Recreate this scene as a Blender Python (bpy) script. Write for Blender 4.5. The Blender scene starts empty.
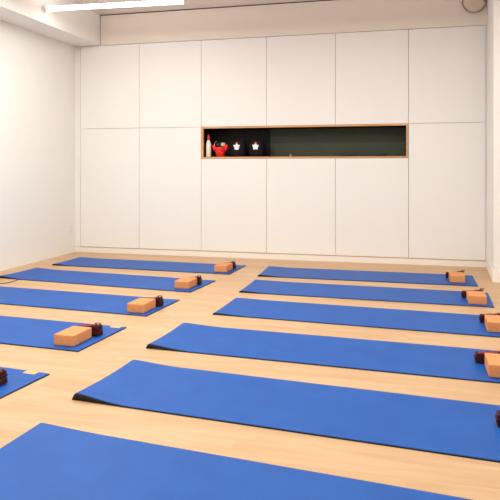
import bpy, bmesh, math, random
from math import sin, cos, pi
from mathutils import Vector, Matrix, noise
random.seed(4)
S = bpy.context.scene
COL = S.collection

# ------------------------------------------------------------------ materials
def new_mat(name):
    m = bpy.data.materials.new(name); m.use_nodes = True
    nt = m.node_tree; b = nt.nodes['Principled BSDF']
    return m, nt, b
def plain(name, rgb, rough=.5, metal=0., spec=.5, bump=0., bscale=60., var=0., vscale=8.):
    m, nt, b = new_mat(name)
    b.inputs['Base Color'].default_value = (*rgb, 1)
    b.inputs['Roughness'].default_value = rough
    b.inputs['Metallic'].default_value = metal
    b.inputs['Specular IOR Level'].default_value = spec
    tc = nt.nodes.new('ShaderNodeTexCoord')
    if var:
        n = nt.nodes.new('ShaderNodeTexNoise'); n.inputs['Scale'].default_value = vscale
        n.inputs['Detail'].default_value = 4
        r = nt.nodes.new('ShaderNodeValToRGB')
        r.color_ramp.elements[0].position = .3; r.color_ramp.elements[1].position = .7
        r.color_ramp.elements[0].color = (*[c*(1-var) for c in rgb], 1)
        r.color_ramp.elements[1].color = (*[min(1, c*(1+var)) for c in rgb], 1)
        nt.links.new(tc.outputs['Object'], n.inputs['Vector'])
        nt.links.new(n.outputs['Fac'], r.inputs['Fac'])
        nt.links.new(r.outputs['Color'], b.inputs['Base Color'])
    if bump:
        n2 = nt.nodes.new('ShaderNodeTexNoise'); n2.inputs['Scale'].default_value = bscale
        n2.inputs['Detail'].default_value = 3
        bp = nt.nodes.new('ShaderNodeBump'); bp.inputs['Strength'].default_value = bump
        bp.inputs['Distance'].default_value = .004
        nt.links.new(tc.outputs['Object'], n2.inputs['Vector'])
        nt.links.new(n2.outputs['Fac'], bp.inputs['Height'])
        nt.links.new(bp.outputs['Normal'], b.inputs['Normal'])
    return m
M = {}
M['wall'] = plain('warm_white_paint', (.86, .838, .80), .85, bump=.05, bscale=30, spec=.2)
M['ceil'] = plain('ceiling_paint', (.80, .735, .665), .9, spec=.2)
M['bulkhead'] = plain('bulkhead_beige_paint', (.82, .745, .655), .85, spec=.2)
M['door'] = plain('white_lacquer', (.87, .845, .808), .42, spec=.3, bump=.015, bscale=3)
M['carcass'] = plain('shadow_carcass', (.60, .42, .29), .8)
M['plinth'] = plain('plinth_white', (.88, .82, .76), .5)
M['base'] = plain('baseboard_white', (.88, .84, .80), .5)
M['gap'] = plain('shadow_gap_black', (.03, .015, .01), .6)
M['niche_black'] = plain('niche_black', (.012, .008, .008), .5, spec=.2)
M['niche_green'] = plain('niche_dark_green', (.036, .046, .019), .45, spec=.4)
M['steel'] = plain('brushed_steel', (.6, .58, .56), .3, metal=1.)
M['dark_steel'] = plain('dark_steel', (.15, .13, .12), .4, metal=1.)
M['black_plastic'] = plain('black_plastic', (.02, .018, .018), .35)
M['black_cloth'] = plain('black_cloth', (.008, .007, .007), .8, bump=.2, bscale=120, spec=.2)
M['white_plastic'] = plain('white_plastic', (.9, .87, .77), .35)
M['red_cap'] = plain('crimson_plastic', (.62, .02, .05), .35)
M['red_gloss'] = plain('bright_red', (.85, .012, .010), .35)
M['gold'] = plain('gold_stud', (.8, .6, .2), .3, metal=.8)
M['beige'] = plain('beige_felt', (.62, .48, .36), .8)
M['print_white'] = plain('print_white', (.9, .87, .86), .6)
M['print_red'] = plain('print_red', (.85, .05, .02), .6)
M['print_yellow'] = plain('print_yellow', (.85, .75, .3), .6)
M['label'] = plain('label_tan', (.72, .43, .22), .7)
M['grey_plate'] = plain('plate_white', (.80, .77, .73), .5)
M['conduit'] = plain('conduit_grey', (.12, .08, .10), .5)
M['vent'] = plain('vent_beige', (.72, .60, .47), .7)
M['rim'] = plain('vent_rim', (.30, .19, .13), .6)
M['strap'] = plain('burgundy_webbing', (.045, .006, .008), .75, bump=.5, bscale=220, var=.35, vscale=60, spec=.25)
M['strap_red'] = plain('red_webbing', (.20, .010, .010), .7, bump=.5, bscale=220)
M['strap_tan'] = plain('tan_webbing', (.42, .20, .11), .7)
M['cable'] = plain('cable_brown', (.10, .055, .03), .5)
M['mat_back'] = plain('mat_black_backing', (.005, .004, .005), .8)

def oak(name, c1, c2, scale=1.):
    m, nt, b = new_mat(name)
    tc = nt.nodes.new('ShaderNodeTexCoord'); mp = nt.nodes.new('ShaderNodeMapping')
    mp.inputs['Scale'].default_value = (1.5*scale, 25*scale, 25*scale)
    n = nt.nodes.new('ShaderNodeTexNoise'); n.inputs['Scale'].default_value = 2; n.inputs['Detail'].default_value = 6
    r = nt.nodes.new('ShaderNodeValToRGB')
    r.color_ramp.elements[0].color = (*c1, 1); r.color_ramp.elements[1].color = (*c2, 1)
    r.color_ramp.elements[0].position = .35; r.color_ramp.elements[1].position = .65
    nt.links.new(tc.outputs['Object'], mp.inputs['Vector']); nt.links.new(mp.outputs['Vector'], n.inputs['Vector'])
    nt.links.new(n.outputs['Fac'], r.inputs['Fac']); nt.links.new(r.outputs['Color'], b.inputs['Base Color'])
    b.inputs['Roughness'].default_value = .5
    return m
M['oak'] = oak('oak_edging', (.60, .28, .10), (.74, .38, .16))

def floor_mat():
    m, nt, b = new_mat('pale_oak_planks')
    N = nt.nodes.new; L = nt.links.new
    tc = N('ShaderNodeTexCoord')
    br = N('ShaderNodeTexBrick'); br.offset = .37; br.offset_frequency = 2
    br.inputs['Scale'].default_value = 1
    br.inputs['Brick Width'].default_value = 1.9; br.inputs['Row Height'].default_value = .17
    br.inputs['Mortar Size'].default_value = .0012; br.inputs['Mortar Smooth'].default_value = .4
    br.inputs['Color1'].default_value = (.0, .0, .0, 1); br.inputs['Color2'].default_value = (1, 1, 1, 1)
    br.inputs['Mortar'].default_value = (.5, .5, .5, 1)
    L(tc.outputs['Object'], br.inputs['Vector'])
    mp = N('ShaderNodeMapping'); mp.inputs['Scale'].default_value = (.55, 5.5, 1)
    L(tc.outputs['Object'], mp.inputs['Vector'])
    n = N('ShaderNodeTexNoise'); n.inputs['Scale'].default_value = 1.6; n.inputs['Detail'].default_value = 7
    n.inputs['Roughness'].default_value = .6; n.inputs['Distortion'].default_value = .6
    ad = N('ShaderNodeVectorMath'); ad.operation = 'ADD'
    sc = N('ShaderNodeVectorMath'); sc.operation = 'SCALE'; sc.inputs['Scale'].default_value = 7
    L(br.outputs['Color'], sc.inputs[0]); L(mp.outputs['Vector'], ad.inputs[0]); L(sc.outputs['Vector'], ad.inputs[1])
    L(ad.outputs['Vector'], n.inputs['Vector'])
    r = N('ShaderNodeValToRGB')
    r.color_ramp.elements[0].position = .28; r.color_ramp.elements[1].position = .72
    r.color_ramp.elements[0].color = FL[0]; r.color_ramp.elements[1].color = FL[1]
    L(n.outputs['Fac'], r.inputs['Fac'])
    # plank to plank tone
    mx = N('ShaderNodeMixRGB'); mx.blend_type = 'MULTIPLY'; mx.inputs['Fac'].default_value = 1
    r2 = N('ShaderNodeValToRGB')
    r2.color_ramp.elements[0].color = (.955, .94, .92, 1); r2.color_ramp.elements[1].color = (1.0, 1.0, 1.0, 1)
    L(br.outputs['Color'], r2.inputs['Fac'])
    L(r.outputs['Color'], mx.inputs['Color1']); L(r2.outputs['Color'], mx.inputs['Color2'])
    mm = N('ShaderNodeMixRGB'); mm.blend_type = 'MIX'; mm.inputs['Color2'].default_value = (.52, .33, .19, 1)
    mu = N('ShaderNodeMath'); mu.operation = 'MULTIPLY'; mu.inputs[1].default_value = .45
    L(br.outputs['Fac'], mu.inputs[0]); L(mu.outputs[0], mm.inputs['Fac'])
    L(mx.outputs['Color'], mm.inputs['Color1'])
    L(mm.outputs['Color'], b.inputs['Base Color'])
    b.inputs['Roughness'].default_value = .42
    b.inputs['Specular IOR Level'].default_value = .35
    return m
FL = ((.50, .295, .150, 1), (.66, .435, .258, 1))
M['floor'] = floor_mat()

def mat_blue():
    m, nt, b = new_mat('blue_mat_foam')
    N = nt.nodes.new; L = nt.links.new
    tc = N('ShaderNodeTexCoord')
    n = N('ShaderNodeTexNoise'); n.inputs['Scale'].default_value = 5; n.inputs['Detail'].default_value = 3
    r = N('ShaderNodeValToRGB')
    r.color_ramp.elements[0].color = (.003, .075, .345, 1); r.color_ramp.elements[1].color = (.005, .086, .38, 1)
    r.color_ramp.elements[0].position = .35; r.color_ramp.elements[1].position = .65
    L(tc.outputs['Object'], n.inputs['Vector']); L(n.outputs['Fac'], r.inputs['Fac'])
    L(r.outputs['Color'], b.inputs['Base Color'])
    n2 = N('ShaderNodeTexNoise'); n2.inputs['Scale'].default_value = 260
    bp = N('ShaderNodeBump'); bp.inputs['Strength'].default_value = .25; bp.inputs['Distance'].default_value = .002
    L(tc.outputs['Object'], n2.inputs['Vector']); L(n2.outputs['Fac'], bp.inputs['Height']); L(bp.outputs['Normal'], b.inputs['Normal'])
    b.inputs['Roughness'].default_value = .5
    b.inputs['Specular IOR Level'].default_value = .27
    return m
M['mat_blue'] = mat_blue()

def cork():
    m, nt, b = new_mat('cork_block')
    N = nt.nodes.new; L = nt.links.new
    tc = N('ShaderNodeTexCoord')
    v = N('ShaderNodeTexVoronoi'); v.inputs['Scale'].default_value = 160
    n = N('ShaderNodeTexNoise'); n.inputs['Scale'].default_value = 45; n.inputs['Detail'].default_value = 4
    r = N('ShaderNodeValToRGB')
    r.color_ramp.elements[0].color = (.64, .255, .095, 1); r.color_ramp.elements[1].color = (.71, .305, .125, 1)
    r.color_ramp.elements[0].position = .3; r.color_ramp.elements[1].position = .6
    mx = N('ShaderNodeMixRGB'); mx.inputs['Fac'].default_value = .5
    L(tc.outputs['Object'], v.inputs['Vector']); L(tc.outputs['Object'], n.inputs['Vector'])
    L(v.outputs['Color'], mx.inputs['Color1']); L(n.outputs['Color'], mx.inputs['Color2'])
    L(mx.outputs['Color'], r.inputs['Fac']); L(r.outputs['Color'], b.inputs['Base Color'])
    bp = N('ShaderNodeBump'); bp.inputs['Strength'].default_value = .3; bp.inputs['Distance'].default_value = .001
    L(mx.outputs['Color'], bp.inputs['Height']); L(bp.outputs['Normal'], b.inputs['Normal'])
    b.inputs['Roughness'].default_value = .75; b.inputs['Specular IOR Level'].default_value = .25
    return m
M['cork'] = cork()

def emit(name, rgb, s):
    m, nt, b = new_mat(name)
    b.inputs['Base Color'].default_value = (.9, .9, .9, 1)
    b.inputs['Emission Color'].default_value = (*rgb, 1); b.inputs['Emission Strength'].default_value = s
    return m
M['tube'] = emit('tube_glow', (1, .95, .90), 15)

# ------------------------------------------------------------------ helpers
def obj(name, bm, mat, parent=None, smooth=False, loc=None):
    me = bpy.data.meshes.new(name); bm.normal_update(); bm.to_mesh(me); bm.free()
    if smooth:
        for p in me.polygons: p.use_smooth = True
    o = bpy.data.objects.new(name, me); COL.objects.link(o)
    if mat: me.materials.append(M[mat] if isinstance(mat, str) else mat)
    if parent: o.parent = parent
    if loc: o.location = loc
    return o
def tag(o, label=None, cat=None, group=None, kind=None):
    if label: o['label'] = label
    if cat: o['category'] = cat
    if group: o['group'] = group
    if kind: o['kind'] = kind
    return o
def empty(name, loc=(0, 0, 0), rz=0):
    o = bpy.data.objects.new(name, None); COL.objects.link(o)
    o.location = loc; o.rotation_euler = (0, 0, rz); o.empty_display_size = .1
    return o
def kids(o): return [c for c in bpy.data.objects if c.parent == o]
def copy_tree(o, parent=None):
    c = o.copy(); COL.objects.link(c)
    if parent: c.parent = parent
    for ch in kids(o): copy_tree(ch, c)
    return c
def box(bm, x0, x1, y0, y1, z0, z1, bev=0, seg=2):
    r = bmesh.ops.create_cube(bm, size=1)
    vs = r['verts']
    bmesh.ops.scale(bm, vec=(x1-x0, y1-y0, z1-z0), verts=vs)
    bmesh.ops.translate(bm, vec=((x0+x1)/2, (y0+y1)/2, (z0+z1)/2), verts=vs)
    if bev:
        es = list({e for v in vs for e in v.link_edges})
        bmesh.ops.bevel(bm, geom=es, offset=bev, segments=seg, profile=.5, affect='EDGES')
    return bm
def bx(*a, **k):
    return box(bmesh.new(), *a, **k)
def lathe(bm, prof, seg=24, cx=0, cy=0, z=0):
    rings = []
    for r, h in prof:
        if r < 1e-5: rings.append([bm.verts.new((cx, cy, z+h))])
        else: rings.append([bm.verts.new((cx+r*cos(2*pi*i/seg), cy+r*sin(2*pi*i/seg), z+h)) for i in range(seg)])
    for a, b in zip(rings, rings[1:]):
        for i in range(seg):
            j = (i+1) % seg
            if len(a) == 1 and len(b) == 1: continue
            if len(a) == 1: bm.faces.new((a[0], b[j], b[i]))
            elif len(b) == 1: bm.faces.new((a[i], a[j], b[0]))
            else: bm.faces.new((a[i], a[j], b[j], b[i]))
    for rr, fl in ((rings[0], True), (rings[-1], False)):
        if len(rr) > 1: bm.faces.new(rr[::-1] if fl else rr)
    return bm
def tube(bm, pts, rad, seg=10, closed=False, cap=True):
    pts = [Vector(p) for p in pts]; n = len(pts)
    rads = rad if isinstance(rad, (list, tuple)) else [rad]*n
    rings = []; up = None
    for i, p in enumerate(pts):
        if closed: d = (pts[(i+1) % n]-pts[i-1])
        else: d = pts[min(i+1, n-1)]-pts[max(i-1, 0)]
        d.normalize()
        if up is None:
            a = Vector((0, 0, 1)) if abs(d.z) < .9 else Vector((1, 0, 0))
            up = d.cross(a).normalized()
        up = (up-d*up.dot(d)).normalized(); w = d.cross(up)
        rings.append([bm.verts.new(p+(up*cos(2*pi*k/seg)+w*sin(2*pi*k/seg))*rads[i]) for k in range(seg)])
    m = n if closed else n-1
    for i in range(m):
        a, b = rings[i], rings[(i+1) % n]
        for k in range(seg):
            j = (k+1) % seg; bm.faces.new((a[k], a[j], b[j], b[k]))
    if not closed and cap:
        bm.faces.new(rings[0][::-1]); bm.faces.new(rings[-1])
    return bm
def prism(bm, poly, y0, y1):
    """polygon in XZ extruded along Y"""
    a = [bm.verts.new((x, y0, z)) for x, z in poly]; b = [bm.verts.new((x, y1, z)) for x, z in poly]
    bm.faces.new(a); bm.faces.new(b[::-1]); n = len(poly)
    for i in range(n):
        j = (i+1) % n; bm.faces.new((a[i], b[i], b[j], a[j]))
    bmesh.ops.recalc_face_normals(bm, faces=bm.faces)
    return bm
def prism_z(bm, poly, z0, z1):
    a = [bm.verts.new((x, y, z0)) for x, y in poly]; b = [bm.verts.new((x, y, z1)) for x, y in poly]
    bm.faces.new(a); bm.faces.new(b[::-1]); n = len(poly)
    for i in range(n):
        j = (i+1) % n; bm.faces.new((a[i], b[i], b[j], a[j]))
    bmesh.ops.recalc_face_normals(bm, faces=bm.faces)
    return bm
def struct(name, bm, mat): return tag(obj(name, bm, mat), kind='structure')

# ------------------------------------------------------------------ setting
D, W6, XL, ZT, ZM, ZP, ZC = 7.577, .8691, -4.316, 2.812, 1.686, .075, 3.228
XW = -4.40           # left wall
YB = -1.6            # wall behind the camera
XR = 3.0
struct('floor', bx(XW-.1, XR+.1, YB-.1, 8.3, -.1, 0), 'floor')
struct('ceiling', bx(XW-.1, XR+.1, YB-.1, 8.3, ZC, ZC+.1), 'ceil')
struct('wall_left', bx(XW-.12, XW, YB, 8.25, 0, ZC), 'wall')
struct('wall_back', bx(XW, .93, 8.17, 8.27, 0, ZC), 'wall')
struct('trim_1', bx(XW+.39, .915, D, 8.17, ZT+.003, ZC-.012), 'bulkhead')                 # bulkhead above the cupboards
struct('trim_2', bx(XW, XW+.38, YB, 8.17, ZT+.003, ZC), 'wall')                       # boxed beam along the left wall
struct('trim_3', bx(XW+.39, -.70, D-.004, D+.02, ZC-.0115, ZC-.0005), 'gap')               # black strip painted in for the shadow gap at the ceiling
# right wall: splayed return, then the pier's camera-facing side
struct('wall_right', prism_z(bmesh.new(), [(.915, 8.17), (.915, 7.577), (.862, 6.65), (XR, 6.55), (XR, 8.17)], 0, ZC), 'wall')
struct('wall_far_right', bx(XR, XR+.12, YB, 6.55, 0, ZC), 'wall')
# wall behind the camera with a wide window opening
struct('wall_front', (lambda b: (box(b, XW, XR, YB-.12, YB, 0, .8), box(b, XW, XR, YB-.12, YB, 2.7, ZC),
        box(b, XW, XW+.5, YB-.12, YB, .8, 2.7), box(b, XR-.5, XR, YB-.12, YB, .8, 2.7), b)[-1])(bmesh.new()), 'wall')
wf = bmesh.new()
for x in (XW+.5, -2.2, -.5, 1.2, XR-.55): box(wf, x, x+.05, YB-.09, YB-.04, .8, 2.7)
box(wf, XW+.5, XR-.5, YB-.09, YB-.04, .8, .85); box(wf, XW+.5, XR-.5, YB-.09, YB-.04, 2.65, 2.7)
struct('window_1', wf, 'base')
# baseboards
struct('baseboard_right', prism_z(bmesh.new(), [(.915, D), (.905, D), (.850, 6.638), (XR, 6.536), (XR, 6.55), (.862, 6.65)], 0, .115), 'base')
# filler strips either side of the run of cupboards
struct('trim_4', bx(XW, XL-.004, D+.004, D+.03, ZP, ZT), 'door')
struct('trim_5', bx(XL+6*W6+.003, .915, D+.004, D+.03, ZP, ZT), 'door')
struct('trim_6', bx(XW, .915, D+.006, D+.03, 0, ZP-.006, bev=.002), 'plinth')           # plinth under the cupboards
# brown strip whose colour stands for the shade in the plinth's gap
struct('trim_7', bx(XW, .915, D+.012, D+.05, ZP-.0055, ZP+.009), 'carcass')

# ------------------------------------------------------------------ cupboards
G = .0042
X = [XL+i*W6 for i in range(7)]
def cupboard(name, i, z0, z1, doors, label, group):
    t = empty(name, (X[i], D, z0)); tag(t, label, 'cupboard', group)
    h = z1-z0
    b = bx(.002, W6-.002, .0225, .585, .002, h-.002)
    obj('carcass', b, 'carcass', t)
    for a, c in doors:
        d = obj('door', bx(G/2, W6-G/2, 0, .02, a-z0+G/2, c-z0-G/2, bev=.0012, seg=1), 'door', t)
    return t
ZD = ZP+.004
NB, NT = 1.275, 1.686     # outer niche
NX0, NX1 = X[2], X[5]
cupboard('tall_cupboard', 0, ZD, ZT, [(ZD, ZM), (ZM, ZT)], 'tall white handleless built-in cupboard in the far left corner, under the boxed beam', 'tall white cupboards')
cupboard('tall_cupboard', 1, ZD, ZT, [(ZD, ZM), (ZM, ZT)], 'tall white handleless cupboard directly left of the dark niche', 'tall white cupboards')
cupboard('tall_cupboard', 5, ZD, ZT, [(ZD, ZM), (ZM, ZT)], 'tall white handleless cupboard between the dark niche and the right wall', 'tall white cupboards')
up = ['left end, where the bottle and red pot stand', 'middle', 'right end']
for k, i in enumerate((2, 3, 4)):
    cupboard('wall_cupboard', i, NT+.002, ZT, [(NT, ZT)], 'white handleless upper cupboard above the '+['left third of the dark niche, over the bottle', 'middle of the dark niche', 'right third of the dark niche'][k], 'upper cupboards above the niche')
    cupboard('base_cupboard', i, ZD, NB-.002, [(ZD, NB)], 'white handleless lower cupboard below the '+['left third of the dark niche, under the bottle', 'middle of the dark niche', 'right third of the dark niche'][k], 'lower cupboards below the niche')

# niche
n = empty('display_niche', (NX0, D, NB))
tag(n, 'long open wall niche with orange oak edging and dark interior between the white cupboards', 'shelf niche')
w, h, t_, dp = NX1-NX0-.004, NT-NB, .022, .36
a = .002
obj('frame_board', bx(a, w, -.004, .03, 0.002, t_, bev=.001), 'oak', n)
obj('frame_board', bx(a, w, -.004, .03, h-t_, h, bev=.001), 'oak', n)
obj('frame_board', bx(a, a+t_+.006, -.0035, .03, t_, h-t_, bev=.001), 'oak', n)
obj('frame_board', bx(w-t_, w, -.0035, .03, t_, h-t_, bev=.001), 'oak', n)
ln = bmesh.new()
box(ln, a, w, .03, dp, .004, t_-.0005); box(ln, a, w, .03, dp, h-t_+.0005, h)
box(ln, a, a+t_, .03, dp, t_, h-t_); box(ln, w-t_, w, .03, dp, t_, h-t_)
obj('lining', ln, 'niche_black', n)
xs = -1.735-NX0
obj('back_panel', bx(a, xs, dp, dp+.015, 0.002, h), 'niche_black', n)['label'] = 'black back panel'
obj('back_panel', bx(xs, w, dp, dp+.015, 0.002, h), 'niche_green', n)['label'] = 'dark green back panel'
FZ = NB+t_     # niche floor

# ------------------------------------------------------------------ objects in the niche
YN = D+.10
# bottle
b = empty('spray_bottle', (-2.502, YN-.02, FZ)); tag(b, 'slim white bottle with a crimson cap at the left end of the niche', 'bottle')
obj('bottle_body', lathe(bmesh.new(), [(.0, 0), (.030, .0), (.034, .006), (.034, .15), (.032, .175), (.024, .20), (.016, .218), (.014, .226), (0, .226)]), 'white_plastic', b, True)
obj('cap', lathe(bmesh.new(), [(.0, .222), (.021, .224), (.021, .25), (.017, .262), (.013, .29), (.0, .292)]), 'red_cap', b, True)
# red two-eared pot
pot = empty('red_pot', (-2.345, YN, FZ)); tag(pot, 'bright red pot with two raised ears, studded with gold, beside the white bottle', 'pot')
pm = bmesh.new()
lathe(pm, [(.0, 0), (.048, 0), (.054, .006), (.062, .05), (.072, .095), (.077, .122), (.072, .128), (.066, .126), (.060, .124), (0, .124)], 32)
obj('pot_body', pm, 'red_gloss', pot, True)
for sx in (-1, 1):
    e = bmesh.new()
    tube(e, [(sx*.052, -.01, .075), (sx*.068, -.012, .098), (sx*.080, -.012, .122), (sx*(.092 if sx < 0 else .086), -.012, .148), (sx*(.094 if sx < 0 else .090), -.012, .163)], [.016, .024, .023, .020, .007], 14)
    obj('ear', e, 'red_gloss', pot, True)
for x, z in ((.006, .072), (.042, .052), (-.04, .06)):
    s_ = bmesh.new(); bmesh.ops.create_uvsphere(s_, u_segments=10, v_segments=6, radius=.006)
    obj('stud', s_, 'gold', pot, True, (x, -math.sqrt(max(.0001, .070**2-x*x)), z))
s_ = bmesh.new(); bmesh.ops.create_uvsphere(s_, u_segments=20, v_segments=12, radius=.031)
bl = obj('black_ball', s_, 'black_plastic', None, True, (-2.345-.028, YN+.002, FZ+.158)); tag(bl, 'small round black ball sitting in the left of the red pot', 'ball')
rg = bmesh.new(); tube(rg, [(.036*cos(q), 0, .036*sin(q)) for q in [pi*.55+i*pi*.6/12 for i in range(13)]], .003, 8)
ro = obj('highlight_arc', rg, 'steel', bl, True, (-.008, -.03, .008))  # steel arc put in for the grey highlight on the ball's left edge
bb = obj('beige_bundle', bx(-.027, .027, -.025, .025, -.024, .024, bev=.012, seg=4), 'beige', None, True, (-2.345+.036, YN-.003, FZ+.1605))
bb.rotation_euler = (0, .08, .1); tag(bb, 'small beige felt bundle resting in the right of the red pot', 'bundle')
# two black bags with a hen print
def bag(cx, label, yellow):
    t = empty('black_bag', (cx, YN+.04, FZ)); tag(t, label, 'bag', 'black printed bags in the niche')
    bm = bmesh.new()
    secs = [(.090, .075, 0), (.098, .085, .012), (.102, .09, .10), (.099, .084, .16), (.082, .066, .205), (.045, .036, .228), (.0, .0, .232)]
    rings = []
    for rx, ry, z in secs[:-1]:
        ring = []
        for i in range(32):
            q = 2*pi*i/32; c_, s2 = cos(q), sin(q)
            ex = .6
            ring.append(bm.verts.new((rx*math.copysign(abs(c_)**ex, c_), ry*math.copysign(abs(s2)**ex, s2), z)))
        rings.append(ring)
    for A, B in zip(rings, rings[1:]):
        for i in range(32): j = (i+1) % 32; bm.faces.new((A[i], A[j], B[j], B[i]))
    bm.faces.new(rings[0][::-1]); bm.faces.new(rings[-1])
    obj('bag_body', bm, 'black_cloth', t, True)
    hd = tube(bmesh.new(), [(.05*cos(q), 0, .222+.05*sin(q)) for q in [pi*i/14 for i in range(15)]], .007, 8)
    obj('bag_handle', hd, 'black_cloth', t, True)
    y = -.094
    body = [(-.030, .085), (.030, .085), (.036, .125), (.050, .142), (.042, .158), (.018, .152), (.014, .172), (-.010, .176), (-.018, .156), (-.044, .158), (-.052, .142), (-.036, .125)]
    if yellow: body = [(-.034, .085), (-.012, .085), (-.006, .095), (.008, .095), (.014, .085)] + body[1:]
    K = lambda P: [(x*.85, .14+(z-.14)*.87) for x, z in P]
    e = obj('hen_print', prism(bmesh.new(), K(body), y, y+.006), 'print_white', t)
    cm = obj('comb', prism(bmesh.new(), K([(-.016, .178), (.010, .176), (.024, .184), (.018, .194), (-.008, .194), (-.018, .190)]), y, y+.006), 'print_red', t)
    cm['label'] = 'red comb of the print'
    if yellow:
        hd2 = obj('head_print', prism(bmesh.new(), K([(-.012, .156), (.014, .156), (.014, .174), (-.010, .174)]), y-.002, y+.002), 'print_yellow', t)
        hd2['label'] = 'pale yellow head of the print'
bag(-2.112, 'rounded black bag with white hen print, next to the red pot', False)
bag(-1.862, 'rounded black bag with white hen print, farther from the red pot', True)
# slim dark bar and small peg on the niche floor
bm = bmesh.new(); tube(bm, [(-.27, 0, 0), (-.265, 0, 0), (-.15, 0, 0), (-.14, 0, 0), (.14, 0, 0), (.15, 0, 0), (.265, 0, 0), (.27, 0, 0)], [.012, .018, .018, .014, .014, .018, .018, .012], 14)
o = obj('exercise_bar', bm, 'black_plastic', None, True, (-.50, YN+.03, FZ+.018)); tag(o, 'slim black bar lying on the niche floor near its right end', 'bar')
o = obj('wooden_peg', lathe(bmesh.new(), [(0, 0), (.010, 0), (.010, .012), (.007, .016), (.012, .022), (.010, .03), (0, .032)], 14), 'oak', None, True, (-1.406, D+.045, FZ))
tag(o, 'tiny tan wooden peg standing at the front of the niche', 'peg')

# ------------------------------------------------------------------ small fittings
v = empty('round_vent', (.770, D-.02, 3.09)); tag(v, 'round beige vent cover with a dark rim high in the far right corner', 'vent')
def ydisc(bm, prof, seg=40):
    lathe(bm, prof, seg)
    bmesh.ops.rotate(bm, verts=bm.verts, cent=(0, 0, 0), matrix=Matrix.Rotation(pi/2, 3, 'X'))
    return bm
obj('grille', ydisc(bmesh.new(), [(0, -.02), (.128, -.02), (.128, .004), (.10, .010), (.05, .012), (0, .012)]), 'vent', v, True)
# the rim stops where the ceiling cuts it
bm = bmesh.new(); tube(bm, [(.132*cos(q), -.008, .132*sin(q)) for q in [i*2*pi/40 for i in range(41)]], .0048, 8)
obj('rim', bm, 'rim', v, True)
for ch in kids(v):
    pass
bk = bx(-.014, .014, -.02, .018, -.06, .055, bev=.004); box(bk, -.006, .006, -.012, .012, -.085, -.058)
o = obj('wall_bracket', bk, 'conduit', None, False, (.893-.012, D-.020, 3.16)); tag(o, 'small dark bracket beside the round vent, against the right wall', 'bracket')

def socket(name, loc, rz, label, w=.04, h=.055):
    t = empty(name, loc, rz); tag(t, label, 'socket')
    obj('cover_plate', bx(-w, w, -.006, 0, -h, h, bev=.003), 'grey_plate', t)
    obj('socket_face', bx(-w*.55, w*.55, -.009, -.0055, -h*.6, h*.6, bev=.002), 'grey_plate', t)
socket('wall_socket', (XW, 7.47, .33), pi/2, 'faint beige socket low on the left wall by the corner')
ang = math.atan2(7.577-6.65, .915-.862)
socket('wall_socket', (.872, 6.83, .36), ang+pi, 'faint beige socket low on the right wall by its outer corner', .03, .04)

# cable
bm = bmesh.new()
tube(bm, [(XW+.05, 5.12, .004), (-4.2, 5.20, .004), (-4.02, 5.30, .004), (-3.93, 5.335, .004), (-3.885, 5.37, .004), (-3.872, 5.44, .004), (-3.874, 5.52, .004), (-3.879, 5.572, .004)], .0038, 8)
o = obj('floor_cable', bm, 'cable', None, True); tag(o, 'thin dark cable curving over the floor beside the second mat from the cupboards', 'cable')

# ------------------------------------------------------------------ yoga mats
LM, WM = 2.218, .61
def yoga_mat(x, y, rz, bump, label, lab=None, seed=0, far=.5, L=LM, skew=-.022):
    t = empty('yoga_mat', (x, y, 0), rz); tag(t, label, 'yoga mat', 'blue yoga mats laid out in two rows')
    As = [0, .006, .014, .024, .034, .045, .06, .08, .10, .13, .16, .20, .25, .30, .36, .44, .55, .7, .9, 1.1, 1.3, 1.5, 1.7, 1.9, 2.05, L-.01, L]
    Bs = [0, .01, .04, .08, .14, .20, .27, .34, .41, .47, .53, .57, .60, WM]
    def hgt(a, b):
        q = b/WM
        k = 1-(1-far)*q - .25*sin(pi*q)
        pk = .022
        if a < pk: f = .02+.98*sin(pi/2*a/pk)
        elif a < .34: f = .5*(1+cos(pi*((a-pk)/(.34-pk))**.75))
        else: f = 0
        ripple = .0012*noise.noise(Vector((a*2.2+seed*7, b*3, seed)))*min(1, a/.4)*max(0, min(1, (L-.5-a)/.3)) if a > .3 else 0
        return bump*k*f + max(0, ripple)
    def layer(lo, hi, name, mat, parent, inset=0):
        bm = bmesh.new(); g0 = []; g1 = []
        for a in As:
            r0 = []; r1 = []
            for b in Bs:
                aa = min(max(a, inset), L-inset); b2 = min(max(b, inset), WM-inset)
                z = hgt(a, b)
                aa += skew*(b/WM)**1.5*max(0, 1-a/.5)
                zl = z*min(1, .12+b/.035) if a < .35 else z
                r0.append(bm.verts.new((aa, b2, lo+(zl if name == 'backing_layer' else z)))); r1.append(bm.verts.new((aa, b2, hi+z)))
            g0.append(r0); g1.append(r1)
        na, nb = len(As), len(Bs)
        for i in range(na-1):
            for j in range(nb-1):
                bm.faces.new((g1[i][j], g1[i+1][j], g1[i+1][j+1], g1[i][j+1]))
                bm.faces.new((g0[i][j], g0[i][j+1], g0[i+1][j+1], g0[i+1][j]))
        for i in range(na-1):
            bm.faces.new((g0[i][0], g0[i+1][0], g1[i+1][0], g1[i][0]))
            bm.faces.new((g0[i][-1], g1[i][-1], g1[i+1][-1], g0[i+1][-1]))
        for j in range(nb-1):
            bm.faces.new((g0[0][j], g1[0][j], g1[0][j+1], g0[0][j+1]))
            bm.faces.new((g0[-1][j], g0[-1][j+1], g1[-1][j+1], g1[-1][j]))
        bmesh.ops.recalc_face_normals(bm, faces=bm.faces)
        o = obj(name, bm, mat, parent, True)
        o.data.shade_auto_smooth() if hasattr(o.data, 'shade_auto_smooth') else None
        return o
    layer(.0003, .0058, 'backing_layer', 'mat_back', t)['label'] = 'black rubber backing'
    layer(.0059, .0076, 'top_layer', 'mat_blue', t, .001)
    if lab:
        o = obj('sewn_label', bx(lab[0]-.04, lab[0]+.04, WM-.045, WM+.002, .0077, .0088, bev=.0005, seg=1), 'label', t)
        o['label'] = 'small tan label at the edge of the mat'
    return t
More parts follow.
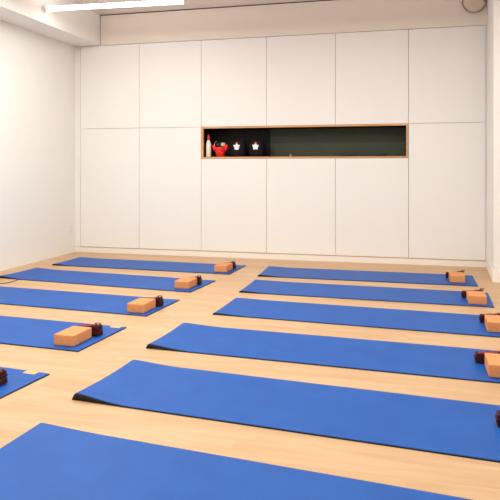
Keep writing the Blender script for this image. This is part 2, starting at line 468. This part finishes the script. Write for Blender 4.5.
mats = [
 (-1.5340, 6.362, -.0057, .014, 'blue yoga mat of the right row lying closest to the white cupboards', None),
 (-1.5060, 5.508, -.036, .012, 'blue yoga mat of the right row, second out from the cupboards', None),
 (-1.4820, 4.630, -.0660, .010, 'blue yoga mat of the right row, third out from the cupboards', None),
 (-1.6210, 3.666, -.0602, .024, 'blue yoga mat of the right row, fourth out from the cupboards, left end curling up', None),
 (-1.6214, 2.7652, -.0869, .030, 'long blue foreground mat of the right row, black underside showing at its curled left corner', None),
 (-1.6480, 1.848, -.1020, .015, 'blue yoga mat nearest the camera, cut off by the bottom of the photo', None),
 (-4.0700, 6.485, -.0397, .012, 'blue yoga mat of the left row lying closest to the cupboards and left wall', None),
 (-4.1484, 5.600, -.0939, .020, 'blue yoga mat of the left row with a dark cable beside its left corner', None),
 (-4.1720, 4.603, -.0707, .012, 'blue yoga mat of the left row, third out from the cupboards', None),
 (-4.2160, 3.632, -.0653, .012, 'blue yoga mat of the left row under the nearest fully visible cork block', (LM-.075, 0)),
 (-4.2080, 2.6830, -.1000, .012, 'blue mat at the left edge, only its right corner with tan label in view', (LM-.11, 0)),
]
for k, (x, y, r, bmp, lb, la) in enumerate(mats):
    yoga_mat(x, y, r, bmp, lb, la, seed=k)

# ------------------------------------------------------------------ blocks
MZ = .0078
def block():
    bm = bx(0, .147, 0, .225, 0, .072, bev=.006, seg=3)
    return obj('yoga_block', bm, 'cork', None, False)
proto = block()
blocks = [
 (-2.066, 6.508, -.03, 'tan cork block on the left-row mat closest to the cupboards'),
 (-2.153, 5.527, -.04, 'tan cork block on the left-row mat second out from the cupboards'),
 (-2.166, 4.530, -.03, 'tan cork block on the left-row mat third out from the cupboards'),
 (-2.232, 3.582, -.04, 'largest-looking tan cork block on the left side, on the fourth left mat'),
 (.437, 6.494, -.01, 'tan cork block on the right-row mat closest to the cupboards'),
 (.522, 5.508, -.01, 'tan cork block on the right-row mat second out from the cupboards'),
 (.564, 4.617, -.03, 'tan cork block at the right edge, on the third right-row mat'),
 (.451, 3.627, -.02, 'tan cork block nearest the camera on the right, cut by the right edge'),
]
for k, (x, y, r, lb) in enumerate(blocks):
    y -= .022; x += -.009 if k > 3 else .010
    o = proto if k == 0 else proto.copy()
    if k: COL.objects.link(o)
    o.location = (x, y, MZ); o.rotation_euler = (0, 0, r)
    tag(o, lb, 'yoga block', 'tan cork blocks on the mats')

# ------------------------------------------------------------------ straps : a hank folded into four stacked loops
def strap(L_=.19):
    t = empty('yoga_strap')
    n = 3; hh = .0185; dpt = .060
    def slab(z0, z1, x0, x1, y0, y1):
        bm = bmesh.new(); r = (z1-z0)/2; zc = (z0+z1)/2; poly = []
        for i in range(9):
            q = -pi/2+pi*i/8; poly.append((x1-r+r*cos(q), zc+r*sin(q)))
        for i in range(9):
            q = pi/2+pi*i/8; poly.append((x0+r+r*cos(q), zc+r*sin(q)))
        prism(bm, poly, y0, y1); return bm
    for i in range(n):
        dx, dy = [(.006, 0), (0, -.002), (.007, .001)][i]
        obj('folded_loop', slab(i*hh, (i+1)*hh, dx, .128, dy, dpt+dy), 'strap', t)
    for i in range(4):
        dx, dy = [(0, 0), (.004, -.004), (-.002, .003), (-.005, -.001)][i]
        obj('end_loop', slab(i*.0170, (i+1)*.0170, .130, L_+dx, dy-.003, dpt+.005+dy), 'strap', t)
    # band wrapped around the middle
    z = n*hh
    bd = bmesh.new()
    for (x0, x1, y0, y1, z0, z1) in ((.065, .10, -.008, -.0045, .001, z+.004), (.065, .10, dpt+.0035, dpt+.008, .001, z+.004), (.065, .10, -.008, dpt+.008, z+.001, z+.0045)):
        box(bd, x0, x1, y0, y1, z0, z1, bev=.001, seg=1)
    obj('wrapping_band', bd, 'strap', t)
    # loose tail folded over the top
    tl = bmesh.new()
    pts = [(.022, z+.0005), (.045, z+.001), (.062, z+.005), (.10, z+.005), (.118, z+.010), (.132, z+.015), (.155, z+.0135), (.170, z+.018), (.184, z+.0135)]
    v0 = []
    for x, zz in pts:
        v0.append([tl.verts.new((x, .012, zz)), tl.verts.new((x, .046, zz)), tl.verts.new((x, .046, zz+.003)), tl.verts.new((x, .012, zz+.003))])
    for A, B in zip(v0, v0[1:]):
        for i in range(4): tl.faces.new((A[i], A[(i+1) % 4], B[(i+1) % 4], B[i]))
    tl.faces.new(v0[0][::-1]); tl.faces.new(v0[-1])
    bmesh.ops.recalc_face_normals(tl, faces=tl.faces)
    o = obj('loose_tail', tl, 'strap_red', t); o['label'] = 'brighter red end of the strap'
    for dx in (0, .007):
        rg = bmesh.new(); tube(rg, [(.016*cos(2*pi*i/20), 0, .014*sin(2*pi*i/20)) for i in range(20)], .0022, 8, closed=True)
        r_ = obj('metal_ring', rg, 'dark_steel', t, True, (.170+dx, .028, z+.026)); r_.rotation_euler = (.9, .1, .5); r_['label'] = 'small dark metal ring'
    return t
sp = strap()
straps = [
 # x, y of near-left corner, rotation, flipped end to end
 (-2.070, 6.752, -.03, 0, 'dark burgundy folded strap behind the cork block of the left mat closest to the cupboards'),
 (-2.145, 5.765, -.04, 0, 'dark burgundy folded strap behind the block of the second left mat from the cupboards'),
 (-2.150, 4.778, -.03, 0, 'dark burgundy folded strap behind the block of the third left mat from the cupboards'),
 (-2.216, 3.840, -.03, 0, 'dark burgundy folded strap behind the largest-looking block on the left side'),
 (-2.258, 2.850, -.06, 0, 'burgundy folded strap cut by the left edge of the photo, no block beside it'),
 (.408, 6.733, -.01, 1, 'dark burgundy folded strap behind the block of the right mat closest to the cupboards'),
 (.484, 5.754, -.01, 1, 'dark burgundy folded strap behind the block of the second right mat from the cupboards'),
 (.538, 4.870, -.02, 1, 'dark burgundy folded strap behind the block of the third right mat'),
 (.402, 3.868, -.03, 1, 'dark burgundy folded strap with red top behind the right block nearest the camera'),
 (.398, 2.945, -.05, 1, 'burgundy folded strap just entering the right edge on the foreground mat'),
]
for k, (x, y, r, fl, lb) in enumerate(straps):
    y -= .024; x += -.009 if fl else -.010
    o = sp if k == 0 else copy_tree(sp)
    if fl:
        pass
    o.location = (x, y, MZ); o.rotation_euler = (0, 0, r)
    tag(o, lb, 'yoga strap', 'burgundy straps behind the blocks')

# ------------------------------------------------------------------ lamps
def pendant(x0, y0, x1, y1, z, label, power, name='tube_lamp'):
    L = math.hypot(x1-x0, y1-y0); a = math.atan2(y1-y0, x1-x0)
    t = empty(name, (x0, y0, z), a); tag(t, label, 'lamp', 'suspended tube lamps')
    bm = bmesh.new(); tube(bm, [(.012, 0, 0), (L-.012, 0, 0)], .026, 16)
    obj('glowing_tube', bm, 'tube', t, True)
    for x in (0, L-.012):
        cp = bmesh.new(); tube(cp, [(x, 0, 0), (x+.012, 0, 0)], .028, 16)
        obj('end_cap', cp, 'white_plastic', t)
    for x in (.25, L-.25):
        w = bmesh.new(); tube(w, [(x, 0, .024), (x, 0, ZC-z)], .0012, 6)
        obj('suspension_wire', w, 'steel', t)
    ld = bpy.data.lights.new('tube_light', 'AREA'); ld.shape = 'RECTANGLE'; ld.size = L-.5; ld.size_y = .06
    ld.energy = power; ld.color = LC; ld.spread = pi
    lo = bpy.data.objects.new('tube_light', ld); COL.objects.link(lo); lo.parent = t; lo.location = (L/2, 0, -.03)
    return t
LC = (.965, 1, .945)
pendant(-3.985, 6.24, -2.34, 6.33, 2.975, 'long glowing white tube lamp hanging below the ceiling at upper left', 12)
for (x0, y) in ((-3.8, 5.0), (-1.6, 5.0), (.5, 5.0), (-3.8, 3.0), (-1.6, 3.0), (.5, 3.0), (-3.8, .9), (-1.6, .9), (.5, .9)):
    pendant(x0, y, x0+1.6, y+.05, 2.975, 'glowing tube lamp hanging from the ceiling outside the photo', (62 if x0 < -3 else 48 if x0 < 0 else 24)*{5.0: 1.15, 3.0: 1., .9: .8}[y])
# daylight through the window behind the camera
ld = bpy.data.lights.new('daylight', 'AREA'); ld.shape = 'RECTANGLE'; ld.size = 6.4; ld.size_y = 1.9; ld.energy = 25; ld.color = (.86, .92, 1)
lo = bpy.data.objects.new('daylight', ld); COL.objects.link(lo); lo.location = ((XW+XR)/2, YB-.14, 1.75); lo.rotation_euler = (pi/2, 0, 0)
wd = bpy.data.worlds.new('world'); S.world = wd; wd.use_nodes = True
wd.node_tree.nodes['Background'].inputs[0].default_value = (.8, .88, 1, 1); wd.node_tree.nodes['Background'].inputs[1].default_value = 1.0

# ------------------------------------------------------------------ camera
cd = bpy.data.cameras.new('camera'); co = bpy.data.objects.new('camera', cd); COL.objects.link(co)
cd.sensor_width = 36; cd.lens = 36*614.364/500
cd.shift_y = -(250-166.84)/500; cd.shift_x = (250-250.19)/500
co.location = (0, 0, 1.1683); co.rotation_euler = (pi/2, 0, .24821)
cd.clip_start = .05
S.camera = co
S.view_settings.view_transform = 'Standard'; S.view_settings.look = 'None'
S.view_settings.exposure = -0.86; S.view_settings.gamma = 1; S.view_settings.use_curve_mapping = False
S.cycles.use_denoising = True; S.cycles.max_bounces = 8; S.cycles.diffuse_bounces = 5
